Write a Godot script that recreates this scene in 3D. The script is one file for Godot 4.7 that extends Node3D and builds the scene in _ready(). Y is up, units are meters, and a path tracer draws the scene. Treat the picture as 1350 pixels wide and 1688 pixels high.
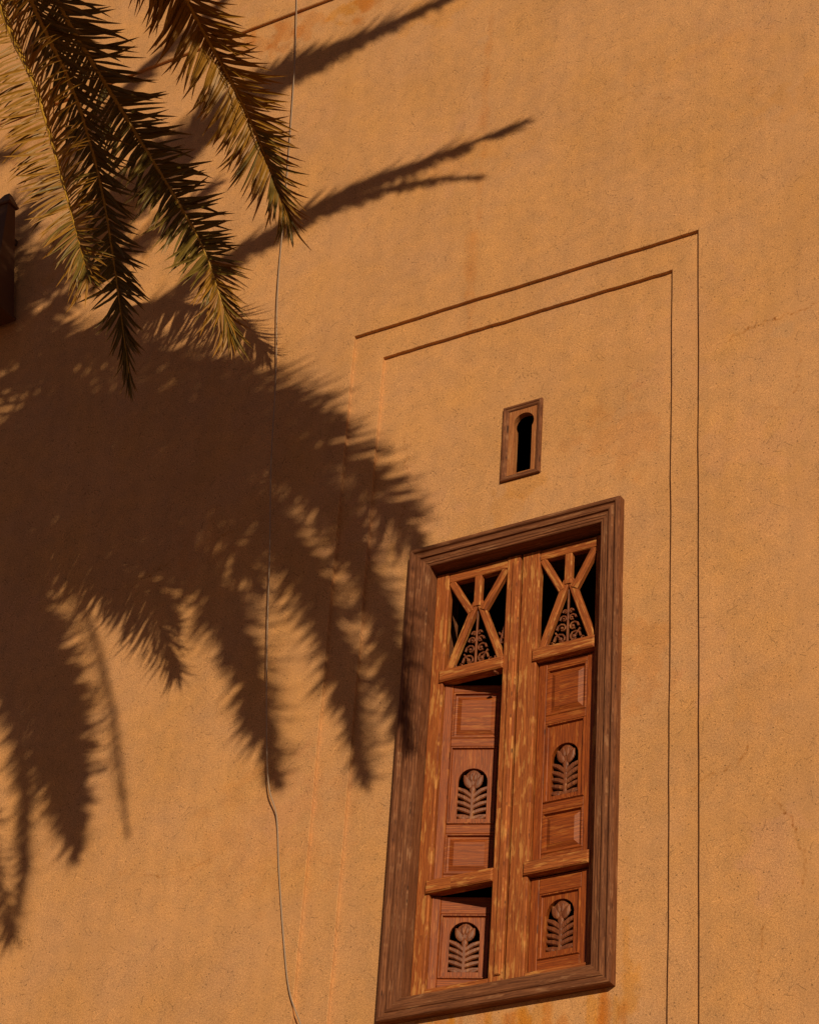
extends Node3D
# A palm beside an ochre plaster house in low evening sun. The wall's outer face is the plane z = 0; x runs along it, y is up.

const STEP := 0.021            # depth of each of the two steps of the recessed panel
var noise_a := FastNoiseLite.new()
var tex := {}
var M := {}

# ------------------------------------------------------------------ setting up
func _ready():
	var cam := Camera3D.new()
	cam.name = "camera"
	cam.transform = Transform3D(Basis(Vector3(0.86321104, 0.06120736, -0.5011191), Vector3(0.23474295, 0.83012622, 0.5057531), Vector3(0.44694792, -0.55420584, 0.70220613)), Vector3(5.586, 1.6, 9.8))
	cam.fov = 22.42
	cam.near = 0.05
	cam.far = 900.0
	add_child(cam)
	cam.current = true
	var sky_mat := ProceduralSkyMaterial.new()
	sky_mat.sky_top_color = Color(0.41, 0.43, 0.52)
	sky_mat.sky_horizon_color = Color(0.60, 0.54, 0.51)
	sky_mat.ground_horizon_color = Color(0.40, 0.31, 0.24)
	sky_mat.ground_bottom_color = Color(0.28, 0.22, 0.17)
	sky_mat.sky_energy_multiplier = 0.74
	sky_mat.ground_energy_multiplier = 0.5
	var sky := Sky.new()
	sky.sky_material = sky_mat
	var env := Environment.new()
	env.background_mode = Environment.BG_SKY
	env.sky = sky
	env.tonemap_mode = Environment.TONE_MAPPER_LINEAR
	env.tonemap_exposure = 0.88
	env.sdfgi_enabled = true
	env.ssao_enabled = true
	env.ssil_enabled = true
	var we := WorldEnvironment.new()
	we.name = "world_environment"
	we.environment = env
	add_child(we)
	var sun := DirectionalLight3D.new()
	sun.name = "sun"
	sun.light_color = Color(1.0, 0.90, 0.74)
	sun.light_energy = 1.4
	sun.light_angular_distance = 0.5
	sun.shadow_enabled = true
	add_child(sun)
	sun.look_at_from_position(Vector3(0.82, 0.45, 1.0) * 20.0, Vector3.ZERO)

	make_materials()
	make_ground()
	make_house()
	make_palm()
	make_cable()
	make_lantern()

func tag(o: Node, label: String, category := "", kind := "", group := ""):
	if label: o.set_meta("label", label)
	if category: o.set_meta("category", category)
	if kind: o.set_meta("kind", kind)
	if group: o.set_meta("group", group)

func numbered(called: String, parent: Node) -> String:
	if not parent.has_node(called): return called
	var n := 1
	while parent.has_node("%s_%03d" % [called, n]): n += 1
	return "%s_%03d" % [called, n]

func begin() -> SurfaceTool:
	var st := SurfaceTool.new()
	st.begin(Mesh.PRIMITIVE_TRIANGLES)
	st.set_smooth_group(-1)
	return st

func done(called: String, st: SurfaceTool, m: Material, parent: Node) -> MeshInstance3D:
	st.generate_normals()
	var o := MeshInstance3D.new()
	o.name = numbered(called, parent)
	o.mesh = st.commit()
	o.material_override = m
	parent.add_child(o, true)
	return o

# ------------------------------------------------------------------ materials
func fbm(seed: int, freq: float, octaves := 4) -> FastNoiseLite:
	var n := FastNoiseLite.new()
	n.seed = seed
	n.noise_type = FastNoiseLite.TYPE_SIMPLEX_SMOOTH
	n.frequency = freq
	n.fractal_type = FastNoiseLite.FRACTAL_FBM
	n.fractal_octaves = octaves
	return n

func tile_noise(seed: int, freq: float, octaves: int, side: int) -> PackedByteArray:
	var im := fbm(seed, freq, octaves).get_seamless_image(side, side, false, false, 0.1, true)
	im.convert(Image.FORMAT_L8)
	return im.get_data()

func as_tex(w: int, h: int, data: PackedByteArray, f := Image.FORMAT_RGB8) -> ImageTexture:
	return ImageTexture.create_from_image(Image.create_from_data(w, h, false, f, data))

func plaster_tile():
	# 2.4 m of hand-trowelled earth plaster: sand grain, small pits and bits of chopped straw; colour and height
	var side := 2048
	var grain := tile_noise(11, 0.085, 3, side)
	var fine := tile_noise(12, 0.20, 2, side)
	var trowel := tile_noise(13, 0.012, 4, side)
	var rel := PackedFloat32Array()
	rel.resize(side * side)
	var rng := RandomNumberGenerator.new()
	rng.seed = 5
	for k in 1100:      # straw: short bent fibres, some paler and some darker than the plaster
		var p := Vector2(rng.randf() * side, rng.randf() * side)
		var a := rng.randf() * TAU
		var bend := rng.randf_range(-0.09, 0.09)
		var tone := -0.30 if rng.randf() < 0.65 else 0.20
		tone *= rng.randf_range(0.3, 1.0)
		for j in rng.randi_range(10, 44):
			p += Vector2(cos(a), sin(a))
			a += bend * 0.3
			for dx in 2:
				for dy in 2:
					rel[posmod(int(p.y) + dy, side) * side + posmod(int(p.x) + dx, side)] = tone
	for k in 5200:      # pits
		var x := rng.randi() % side
		var y := rng.randi() % side
		var r := rng.randi_range(1, 2)
		var t := rng.randf_range(-0.34, -0.08)
		for dy in range(-r, r + 1):
			for dx in range(-r, r + 1):
				rel[posmod(y + dy, side) * side + posmod(x + dx, side)] = t
	var col := PackedByteArray()
	col.resize(side * side * 3)
	var hgt := PackedByteArray()
	hgt.resize(side * side)
	for i in side * side:
		var g := (grain[i] - 128) / 128.0
		var f := (fine[i] - 128) / 128.0
		var t := (trowel[i] - 128) / 128.0
		var q := rel[i]
		var v := 1.0 + 0.07 * g + 0.21 * f + 0.035 * t + 0.75 * q
		col[i * 3] = clampi(int(199.0 * (v + 0.01 * t)), 0, 255)
		col[i * 3 + 1] = clampi(int(150.0 * (v + 0.015 * g)), 0, 255)
		col[i * 3 + 2] = clampi(int(103.0 * (v - 0.02 * t + 0.02 * g)), 0, 255)
		hgt[i] = clampi(int(128.0 + 22.0 * g + 40.0 * f + 26.0 * t + 120.0 * q), 0, 255)
	tex.plaster = as_tex(side, side, col)
	tex.plaster_height = as_tex(side, side, hgt, Image.FORMAT_L8)

func dab(m: Array, w: int, h: int, at: Vector2, size: Vector2, tint: Vector3, strength: float, n: FastNoiseLite, ragged := 0.7):
	# a stain with a ragged outline, in metres on the wall: at, half size
	var sx := w / 7.5
	var sy := h / 10.0
	for py in range(maxi(0, int((15.5 - at.y - size.y * 1.6) * sy)), mini(h, int((15.5 - at.y + size.y * 1.6) * sy))):
		for px in range(maxi(0, int((at.x - size.x * 1.6 + 5.0) * sx)), mini(w, int((at.x + size.x * 1.6 + 5.0) * sx))):
			var x := px / sx - 5.0
			var y := 15.5 - py / sy
			var d := Vector2((x - at.x) / size.x, (y - at.y) / size.y).length()
			d += ragged * n.get_noise_2d(x * 60.0, y * 60.0)
			if d < 1.0:
				var k := strength * smoothstep(0.0, 0.45, 1.0 - d)
				var i := py * w + px
				m[i] = (m[i] as Vector3) * Vector3.ONE.lerp(tint, k)

func line(m: Array, w: int, h: int, pts: Array, tint: Vector3, strength: float, n: FastNoiseLite):
	# a hairline crack or a filled one
	for k in pts.size() - 1:
		var a: Vector2 = pts[k]
		var b: Vector2 = pts[k + 1]
		var steps := int(a.distance_to(b) * 300.0)
		for j in steps:
			var p := a.lerp(b, j / float(steps))
			p += Vector2(n.get_noise_2d(p.x * 220.0, p.y * 220.0), n.get_noise_2d(p.x * 220.0 + 90.0, p.y * 220.0)) * 0.03
			var i := clampi(int((15.5 - p.y) * h / 10.0), 0, h - 1) * w + clampi(int((p.x + 5.0) * w / 7.5), 0, w - 1)
			m[i] = (m[i] as Vector3) * Vector3.ONE.lerp(tint, strength * (0.6 + n.get_noise_2d(p.x * 90.0, p.y * 90.0)))

func weather_map():
	# 7.5 x 10 m of the wall: limewash in ochre and pink patches, water runs under the sill, cracks, repairs. Multiplies the plaster.
	var w := 900
	var h := 1200
	var n1 := fbm(31, 0.9, 5)
	var n2 := fbm(32, 2.6, 4)
	var n3 := fbm(33, 1.0, 3)
	var n4 := fbm(34, 1.0, 4)
	var m := []
	m.resize(w * h)
	for py in h:
		var y := 15.5 - py * 10.0 / h
		for px in w:
			var x := px * 7.5 / w - 5.0
			var a := n1.get_noise_2d(x, y)
			var b := n2.get_noise_2d(x, y)
			var run := n3.get_noise_2d(x * 7.0, y * 0.55)      # faint vertical washes from rain
			var lum := 0.91 + 0.08 * a + 0.04 * b + 0.06 * run
			var warm := 0.22 * n4.get_noise_2d(x * 1.3, y * 1.3) + 0.12 * b
			m[py * w + px] = Vector3(lum * (1.0 + 0.03 * warm), lum * (1.0 - 0.10 * warm), lum * (1.0 - 0.75 * warm))
	var rough := fbm(40, 0.08, 4)
	var ochre := Vector3(0.98, 0.84, 0.45)
	var rust := Vector3(0.90, 0.70, 0.48)
	var pink := Vector3(1.04, 1.02, 1.30)
	var grey := Vector3(0.88, 0.96, 1.20)
	var rng := RandomNumberGenerator.new()
	rng.seed = 77
	for k in 34:          # runs below the window sill
		var x := rng.randf_range(-0.62, 0.68)
		var len := rng.randf_range(0.15, 0.62)
		dab(m, w, h, Vector2(x, 6.42 - len * 0.55), Vector2(rng.randf_range(0.012, 0.05), len * 0.62), ochre if rng.randf() < 0.6 else rust, rng.randf_range(0.35, 0.85), rough, 0.9)
	dab(m, w, h, Vector2(0.68, 6.34), Vector2(0.07, 0.20), ochre, 0.7, rough)
	dab(m, w, h, Vector2(0.665, 6.6), Vector2(0.03, 0.16), ochre, 0.4, rough)
	for k in 9:           # runs under the string course
		var x := rng.randf_range(-2.3, -1.2)
		dab(m, w, h, Vector2(x, 13.42), Vector2(rng.randf_range(0.07, 0.22), rng.randf_range(0.08, 0.16)), rust if rng.randf() < 0.5 else ochre, rng.randf_range(0.4, 0.75), rough, 0.9)
	for k in 7:           # the long faint run above the niche
		dab(m, w, h, Vector2(-0.34 + rng.randf_range(-0.05, 0.05), rng.randf_range(10.8, 12.9)), Vector2(0.03, rng.randf_range(0.2, 0.6)), rust, 0.22, rough, 0.9)
	dab(m, w, h, Vector2(0.0, 9.36), Vector2(0.16, 0.10), ochre, 0.45, rough)
	dab(m, w, h, Vector2(-0.08, 9.22), Vector2(0.10, 0.15), ochre, 0.35, rough)
	for k in 26:          # ochre and pink clouds of old limewash
		var at := Vector2(rng.randf_range(-4.0, 1.9), rng.randf_range(6.2, 14.0))
		dab(m, w, h, at, Vector2(rng.randf_range(0.15, 0.5), rng.randf_range(0.1, 0.4)), [pink, ochre, rust][rng.randi() % 3], rng.randf_range(0.14, 0.36), rough, 1.1)
	dab(m, w, h, Vector2(1.53, 9.83), Vector2(0.07, 0.06), grey, 0.6, rough)
	dab(m, w, h, Vector2(-0.36, 12.72), Vector2(0.05, 0.04), grey, 0.6, rough)
	dab(m, w, h, Vector2(1.41, 6.9), Vector2(0.17, 0.24), pink, 0.5, rough, 1.0)
	dab(m, w, h, Vector2(1.10, 7.95), Vector2(0.12, 0.24), pink, 0.55, rough, 1.0)
	dab(m, w, h, Vector2(1.30, 9.2), Vector2(0.30, 0.20), pink, 0.3, rough, 1.0)
	var dark := Vector3(0.74, 0.62, 0.45)
	line(m, w, h, [Vector2(1.22, 9.88), Vector2(1.33, 9.91), Vector2(1.5, 9.93), Vector2(1.60, 9.93), Vector2(1.75, 9.97)], dark, 0.65, rough)
	line(m, w, h, [Vector2(0.98, 7.30), Vector2(1.12, 7.36), Vector2(1.27, 7.38), Vector2(1.30, 7.47)], dark, 0.5, rough)
	line(m, w, h, [Vector2(1.30, 7.21), Vector2(1.40, 7.20), Vector2(1.52, 7.04), Vector2(1.57, 6.82), Vector2(1.56, 6.7)], dark, 0.5, rough)
	line(m, w, h, [Vector2(1.74, 9.72), Vector2(1.62, 9.62), Vector2(1.60, 9.45), Vector2(1.5, 9.36), Vector2(1.40, 9.40)], dark, 0.3, rough)
	line(m, w, h, [Vector2(-2.6, 9.3), Vector2(-2.1, 9.5), Vector2(-1.6, 9.56)], dark, 0.35, rough)
	line(m, w, h, [Vector2(0.2, 11.9), Vector2(0.45, 11.82), Vector2(0.62, 11.86), Vector2(0.9, 11.7)], dark, 0.3, rough)
	line(m, w, h, [Vector2(-0.75, 9.9), Vector2(-0.70, 9.55), Vector2(-0.74, 9.2)], dark, 0.3, rough)
	line(m, w, h, [Vector2(-2.3, 7.5), Vector2(-1.95, 7.42), Vector2(-1.7, 7.46)], dark, 0.28, rough)
	line(m, w, h, [Vector2(1.36, 6.55), Vector2(1.34, 6.25), Vector2(1.36, 6.0)], dark, 0.3, rough)
	var data := PackedByteArray()
	data.resize(w * h * 3)
	for i in w * h:
		var c := Color(m[i].x, m[i].y, m[i].z).linear_to_srgb()
		data[i * 3] = clampi(int(c.r * 255.0), 0, 255)
		data[i * 3 + 1] = clampi(int(c.g * 255.0), 0, 255)
		data[i * 3 + 2] = clampi(int(c.b * 255.0), 0, 255)
	tex.weather = as_tex(w, h, data)

func wood(called: String, seed: int, base: Color, pale: Color, dark: Color, worn: float, rough: float, bump: float, gloss := 0.35):
	# u across the grain (0.4 m), v along it (1.6 m): streaks, worn pale flakes, dark checks
	var w := 512
	var h := 512
	var streak := fbm(seed, 1.0, 4)
	var patch := fbm(seed + 1, 1.0, 4)
	var flake := fbm(seed + 2, 1.0, 3)
	var col := PackedByteArray()
	col.resize(w * h * 3)
	var hgt := PackedByteArray()
	hgt.resize(w * h)
	for y in h:
		for x in w:
			var wob := 1.5 * patch.get_noise_2d(x * 0.01, y * 0.012)
			var s := streak.get_noise_2d(x * 0.17 + wob, y * 0.008)
			var s2 := streak.get_noise_2d(x * 0.5 + 300.0, y * 0.02)
			var p := patch.get_noise_2d(x * 0.015 + 50.0, y * 0.010)
			var f := flake.get_noise_2d(x * 0.030, y * 0.016) + 0.45 * flake.get_noise_2d(x * 0.13 + 90.0, y * 0.06) + 0.25 * s2
			var c := base.lerp(dark, clampf(0.42 + s * 0.9 + 0.3 * s2, 0.0, 1.0))
			var k := clampf((f + p * 0.6 - 0.36 + worn) * 3.0, 0.0, 1.0)
			c = c.lerp(pale, k * 0.6)
			var crack := clampf((s2 - 0.42) * 6.0, 0.0, 1.0)
			c = c.lerp(dark * 0.55, crack)
			var i := y * w + x
			col[i * 3] = clampi(int(c.r * 255.0), 0, 255)
			col[i * 3 + 1] = clampi(int(c.g * 255.0), 0, 255)
			col[i * 3 + 2] = clampi(int(c.b * 255.0), 0, 255)
			hgt[i] = clampi(int(140.0 + 70.0 * s + 40.0 * s2 + 30.0 * k - 60.0 * crack), 0, 255)
	var m := StandardMaterial3D.new()
	m.resource_name = called
	m.albedo_texture = as_tex(w, h, col)
	m.roughness = rough
	m.metallic_specular = gloss
	m.heightmap_enabled = true
	m.heightmap_texture = as_tex(w, h, hgt, Image.FORMAT_L8)
	m.heightmap_scale = bump
	M[called] = m

func leaf_mat(called: String, seed: int, a: Color, b: Color, tip: Color, through: Color):
	# u across the blade, v along it: fine ribs, a dry tip
	var w := 32
	var h := 128
	var n := fbm(seed, 1.0, 3)
	var im := Image.create(w, h, false, Image.FORMAT_RGB8)
	for y in h:
		for x in w:
			var v := y / float(h)
			var c := a.lerp(b, clampf(0.5 + 0.8 * n.get_noise_2d(x * 0.9, y * 0.03), 0.0, 1.0))
			c = c.lerp(tip, smoothstep(0.72, 1.0, v + 0.12 * n.get_noise_2d(x * 0.2 + 40.0, y * 0.1)))
			im.set_pixel(x, y, c)
	var m := StandardMaterial3D.new()
	m.resource_name = called
	m.albedo_texture = ImageTexture.create_from_image(im)
	m.roughness = 0.5
	m.metallic_specular = 0.4
	m.backlight_enabled = true
	m.backlight = through
	M[called] = m

func plain(called: String, c: Color, rough: float, spec := 0.3) -> StandardMaterial3D:
	var m := StandardMaterial3D.new()
	m.resource_name = called
	m.albedo_color = c
	m.roughness = rough
	m.metallic_specular = spec
	M[called] = m
	return m

func make_materials():
	plaster_tile()
	weather_map()
	var p := StandardMaterial3D.new()
	p.resource_name = "plaster"
	p.albedo_texture = tex.plaster
	p.roughness = 0.95
	p.metallic_specular = 0.15
	p.heightmap_enabled = true
	p.heightmap_texture = tex.plaster_height
	p.heightmap_scale = 0.06
	p.detail_enabled = true
	p.detail_albedo = tex.weather
	p.detail_blend_mode = BaseMaterial3D.BLEND_MODE_MUL
	p.detail_uv_layer = BaseMaterial3D.DETAIL_UV_2
	var full := Image.create(4, 4, false, Image.FORMAT_RGB8)
	full.fill(Color.WHITE)
	p.detail_mask = ImageTexture.create_from_image(full)
	M.plaster = p
	wood("frame_wood", 51, Color(0.53, 0.34, 0.22), Color(0.62, 0.46, 0.34), Color(0.31, 0.17, 0.10), -0.06, 0.75, 0.25)
	wood("stile_wood", 61, Color(0.69, 0.40, 0.19), Color(0.80, 0.60, 0.34), Color(0.42, 0.20, 0.09), 0.18, 0.7, 0.25)
	wood("panel_wood", 71, Color(0.62, 0.32, 0.11), Color(0.68, 0.43, 0.20), Color(0.38, 0.16, 0.06), 0.02, 0.55, 0.12, 0.4)
	wood("board_wood", 57, Color(0.68, 0.45, 0.27), Color(0.72, 0.54, 0.37), Color(0.50, 0.29, 0.16), 0.0, 0.75, 0.2)
	wood("carved_wood", 81, Color(0.53, 0.28, 0.11), Color(0.64, 0.43, 0.25), Color(0.30, 0.13, 0.05), 0.05, 0.6, 0.10, 0.55)
	leaf_mat("leaf_gold", 91, Color(0.63, 0.45, 0.13), Color(0.46, 0.33, 0.09), Color(0.66, 0.47, 0.19), Color(0.25, 0.2, 0.1))
	leaf_mat("leaf_olive", 92, Color(0.46, 0.38, 0.14), Color(0.36, 0.29, 0.10), Color(0.55, 0.42, 0.22), Color(0.25, 0.2, 0.1))
	leaf_mat("leaf_dry", 93, Color(0.60, 0.44, 0.24), Color(0.50, 0.35, 0.18), Color(0.64, 0.48, 0.30), Color(0.2, 0.15, 0.1))
	plain("rachis", Color(0.70, 0.54, 0.18), 0.45, 0.5)
	plain("room_shade", Color(0.20, 0.15, 0.12), 0.95)  # shade painted in: dark walls keep the openings dark even where sun enters
	plain("cable", Color(0.62, 0.54, 0.47), 0.6)
	plain("clip", Color(0.30, 0.24, 0.19), 0.7)
	plain("lantern", Color(0.34, 0.23, 0.16), 0.7)
	plain("bark", Color(0.40, 0.30, 0.21), 0.95)
	var g := StandardMaterial3D.new()
	g.resource_name = "ground"
	g.albedo_texture = tex.plaster
	g.albedo_color = Color(0.72, 0.70, 0.72)
	g.roughness = 0.95
	g.uv1_triplanar = true
	g.uv1_world_triplanar = true
	g.uv1_scale = Vector3.ONE / 3.1
	M.ground = g

# ------------------------------------------------------------------ ground and house
func make_ground():
	var st := begin()
	for a in [[-300, -300, 300, 300]]:
		var q := [Vector3(a[0], 0, a[1]), Vector3(a[2], 0, a[1]), Vector3(a[2], 0, a[3]), Vector3(a[0], 0, a[3])]
		for i in [0, 1, 2, 0, 2, 3]:
			st.set_uv(Vector2(q[i].x, q[i].z))
			st.add_vertex(q[i])
	var o := done("ground", st, M.ground, self)
	tag(o, "sandy earth ground in front of the plaster house", "ground", "structure")

func wall_vertex(st: SurfaceTool, p: Vector3):
	# steps and soffits take their pattern from depth as well, so that it does not smear
	st.set_uv(Vector2(p.x + 0.31 * p.z, -p.y + p.z) / 2.9)
	st.set_uv2(Vector2((p.x + 5.0) / 7.5, (15.5 - p.y) / 10.0))
	st.add_vertex(p)

func wall_quad(st: SurfaceTool, a: Vector3, b: Vector3, c: Vector3, d: Vector3):
	for p in [a, b, c, a, c, d]: wall_vertex(st, p)

# a rectangle walked clockwise from its top left corner, n points a side; rough is how far the trowelled edge wanders
func loop(x0: float, y0: float, x1: float, y1: float, n: int, rough := 0.0) -> PackedVector2Array:
	var out := PackedVector2Array()
	var c := [Vector2(x0, y1), Vector2(x1, y1), Vector2(x1, y0), Vector2(x0, y0)]
	for s in 4:
		var side: Vector2 = c[(s + 1) % 4] - c[s]
		var across := Vector2(-side.y, side.x).normalized()
		for k in n:
			var p: Vector2 = c[s] + side * (k / float(n))
			if k > 0 and rough > 0.0:
				p += across * rough * (noise_a.get_noise_2d(p.x * 60.0, p.y * 60.0) + 0.6 * noise_a.get_noise_2d(p.x * 400.0, p.y * 400.0 + 70.0))
			out.append(p)
	return out

func between(st: SurfaceTool, a: PackedVector2Array, za: float, b: PackedVector2Array, zb: float):
	for i in a.size():
		var j := (i + 1) % a.size()
		wall_quad(st, Vector3(a[i].x, a[i].y, za), Vector3(a[j].x, a[j].y, za), Vector3(b[j].x, b[j].y, zb), Vector3(b[i].x, b[i].y, zb))

func inset(a: PackedVector2Array, x0: float, y0: float, x1: float, y1: float, by: float) -> PackedVector2Array:
	var out := PackedVector2Array()
	for p in a: out.append(Vector2(lerpf(x0 + by, x1 - by, (p.x - x0) / (x1 - x0)), lerpf(y0 + by, y1 - by, (p.y - y0) / (y1 - y0))))
	return out

# the edge from one plaster face down to the next: a worn arris, the face, a soft inner corner
func arris(st: SurfaceTool, l: PackedVector2Array, r: Array, z0: float, z1: float) -> PackedVector2Array:
	var rings := [[0.0, z0], [0.0015, z0 - 0.0008], [0.0024, z0 - 0.003], [0.003, z1 + 0.002], [0.0045, z1]]
	var last := l
	for k in range(1, rings.size()):
		var next := inset(l, r[0], r[1], r[2], r[3], rings[k][0])
		between(st, last, rings[k - 1][1], next, rings[k][1])
		last = next
	return last

func slab(st: SurfaceTool, lo: Vector3, hi: Vector3):
	var p := []
	for i in 8: p.append(Vector3(hi.x if i & 1 else lo.x, hi.y if i & 2 else lo.y, hi.z if i & 4 else lo.z))
	for f in [[0, 2, 3, 1], [4, 5, 7, 6], [0, 1, 5, 4], [2, 6, 7, 3], [0, 4, 6, 2], [1, 3, 7, 5]]:
		wall_quad(st, p[f[0]], p[f[1]], p[f[2]], p[f[3]])

func make_house():
	noise_a.seed = 3
	noise_a.frequency = 0.02
	var house := Node3D.new()
	house.name = "plaster_house"
	house.position = Vector3.ZERO
	add_child(house)
	tag(house, "tall ochre plaster house with a stepped recessed panel round its carved window", "house")
	var n := 48
	var big := [-1.117, 1.0, 1.058, 10.69]
	var mid := [-0.922, 1.2, 0.895, 10.487]
	var outer := loop(big[0], big[1], big[2], big[3], n, 0.005)
	var inner := loop(mid[0], mid[1], mid[2], mid[3], n, 0.006)
	# the wall's face, with the recess left open
	var st := begin()
	between(st, loop(-2.6, 0.0, 7.0, 13.57, n), 0.0, outer, 0.0)
	var rim := arris(st, outer, big, 0.0, -STEP)
	between(st, loop(-9.0, 0.0, -2.6, 13.57, n), 0.0, loop(-6.0, 9.0, -5.8, 9.2, n), 0.0)
	wall_quad(st, Vector3(-6.0, 9.2, 0), Vector3(-5.8, 9.2, 0), Vector3(-5.8, 9.0, 0), Vector3(-6.0, 9.0, 0))
	# the masonry behind the face: sides, back and roof, 0.35 m thick
	slab(st, Vector3(-9.0, 0.0, -6.0), Vector3(-8.65, 16.5, -0.36))
	slab(st, Vector3(6.65, 0.0, -6.0), Vector3(7.0, 16.5, -0.36))
	slab(st, Vector3(-8.65, 0.0, -6.0), Vector3(6.65, 16.5, -5.65))
	slab(st, Vector3(-9.0, 16.5, -6.0), Vector3(7.0, 16.8, 0.10))
	# the inner face and the ends of the front wall
	wall_quad(st, Vector3(-9, 0, 0), Vector3(-9, 0, -0.36), Vector3(-9, 16.5, -0.36), Vector3(-9, 16.5, 0))
	wall_quad(st, Vector3(7, 0, -0.36), Vector3(7, 0, 0), Vector3(7, 16.5, 0), Vector3(7, 16.5, -0.36))
	tag(done("wall", st, M.plaster, house), "broad ochre plaster wall face outside the recess")
	# above the string course the wall stands a little proud
	st = begin()
	var e := loop(-9.0, 13.57, 7.0, 16.5, n)
	wall_quad(st, Vector3(-9, 16.5, 0.022), Vector3(7, 16.5, 0.022), Vector3(7, 13.572, 0.022), Vector3(-9, 13.572, 0.022))
	wall_quad(st, Vector3(-9, 13.572, 0.022), Vector3(7, 13.572, 0.022), Vector3(7, 13.567, 0.018), Vector3(-9, 13.567, 0.018))
	wall_quad(st, Vector3(-9, 13.567, 0.018), Vector3(7, 13.567, 0.018), Vector3(7, 13.567, -0.002), Vector3(-9, 13.567, -0.002))
	tag(done("string_course", st, M.plaster, house), "upper band of plaster standing slightly proud above a level line")
	# first step
	st = begin()
	between(st, rim, -STEP, inner, -STEP)
	var rim2 := arris(st, inner, mid, -STEP, -2.0 * STEP)
	tag(done("recessed_border", st, M.plaster, house), "narrow plaster border between the two stepped lines")
	# second step, with the window and the little opening over it
	st = begin()
	var z := -2.0 * STEP
	var cut := 9.25
	var inn := [mid[0] + 0.0045, mid[1] + 0.0045, mid[2] - 0.0045, mid[3] - 0.0045]
	var low := loop(inn[0], inn[1], inn[2], cut, n)
	var high := loop(inn[0], cut, inn[2], inn[3], n)
	for i in rim2.size():        # follow the wandering edge of the step
		var p := rim2[i]
		for l in [low, high]:
			pass
	var best := func(l: PackedVector2Array) -> PackedVector2Array:
		var out := l.duplicate()
		for i in out.size():
			var q: Vector2 = out[i]
			if absf(q.x - inn[0]) < 0.001 or absf(q.x - inn[2]) < 0.001 or absf(q.y - inn[3]) < 0.001 or absf(q.y - inn[1]) < 0.001:
				var away := (q - Vector2((inn[0] + inn[2]) * 0.5, q.y)).normalized()
				if absf(q.y - inn[3]) < 0.001: away = Vector2(0, 1)
				if absf(q.y - inn[1]) < 0.001: away = Vector2(0, -1)
				out[i] = q + away * 0.012      # tucked under the step
		return out
	between(st, best.call(low), z, loop(-0.56, 6.45, 0.56, 9.00, n), z)
	between(st, loop(-0.56, 6.45, 0.56, 9.00, n), z, loop(-0.56, 6.45, 0.56, 9.00, n), -0.36)
	between(st, best.call(high), z, loop(-0.10, 9.41, 0.106, 9.86, n), z)
	tag(done("recessed_panel", st, M.plaster, house), "tall recessed plaster panel that holds the window")
	# the rooms behind: closed boxes, their shade put into a dark wall colour
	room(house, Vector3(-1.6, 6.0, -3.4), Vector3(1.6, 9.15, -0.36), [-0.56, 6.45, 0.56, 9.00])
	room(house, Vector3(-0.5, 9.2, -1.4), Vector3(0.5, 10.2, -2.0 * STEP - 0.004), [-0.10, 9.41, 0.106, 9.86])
	make_window(house)
	make_vent(house)

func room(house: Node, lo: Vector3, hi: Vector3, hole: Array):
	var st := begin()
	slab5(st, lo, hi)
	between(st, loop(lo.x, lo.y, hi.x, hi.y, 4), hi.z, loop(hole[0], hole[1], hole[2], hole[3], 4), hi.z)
	done("room", st, M.room_shade, house)

func slab5(st: SurfaceTool, lo: Vector3, hi: Vector3):
	var p := []
	for i in 8: p.append(Vector3(hi.x if i & 1 else lo.x, hi.y if i & 2 else lo.y, hi.z if i & 4 else lo.z))
	for f in [[0, 2, 3, 1], [0, 1, 5, 4], [2, 6, 7, 3], [0, 4, 6, 2], [1, 3, 7, 5]]:
		wall_quad(st, p[f[0]], p[f[1]], p[f[2]], p[f[3]])

# ------------------------------------------------------------------ joinery
var grain := Vector3.UP
var grain_at := Vector2.ZERO
var turn_at := Vector3.ZERO
var turn := 0.0
func wv(st: SurfaceTool, p: Vector3):
	var along := p.dot(grain)
	var rest := p - grain * along
	st.set_uv(Vector2((rest.x + rest.y + rest.z * 0.83) / 0.4 + grain_at.x, along / 1.6 + grain_at.y))
	if turn != 0.0: p = turn_at + (p - turn_at).rotated(Vector3.UP, turn)
	st.add_vertex(p)

func wq(st: SurfaceTool, a: Vector3, b: Vector3, c: Vector3, d: Vector3):
	for p in [a, b, c, a, c, d]: wv(st, p)

func new_piece(dir: Vector3):
	grain = dir.normalized()
	grain_at = Vector2(fmod(grain_at.x + 0.377, 1.0), fmod(grain_at.y + 0.619, 1.0))

# a board lo..hi with chamfered front edges
func board(st: SurfaceTool, lo: Vector3, hi: Vector3, ch := 0.004):
	var b := [Vector3(lo.x, lo.y, lo.z), Vector3(hi.x, lo.y, lo.z), Vector3(hi.x, hi.y, lo.z), Vector3(lo.x, hi.y, lo.z)]
	var s := []
	var f := []
	for p in b:
		s.append(Vector3(p.x, p.y, hi.z - ch))
		f.append(Vector3(p.x + (ch if p.x == lo.x else -ch), p.y + (ch if p.y == lo.y else -ch), hi.z))
	for i in 4:
		var j := (i + 1) % 4
		wq(st, b[i], b[j], s[j], s[i])
		wq(st, s[i], s[j], f[j], f[i])
	wq(st, f[0], f[1], f[2], f[3])
	wq(st, b[3], b[2], b[1], b[0])

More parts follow.
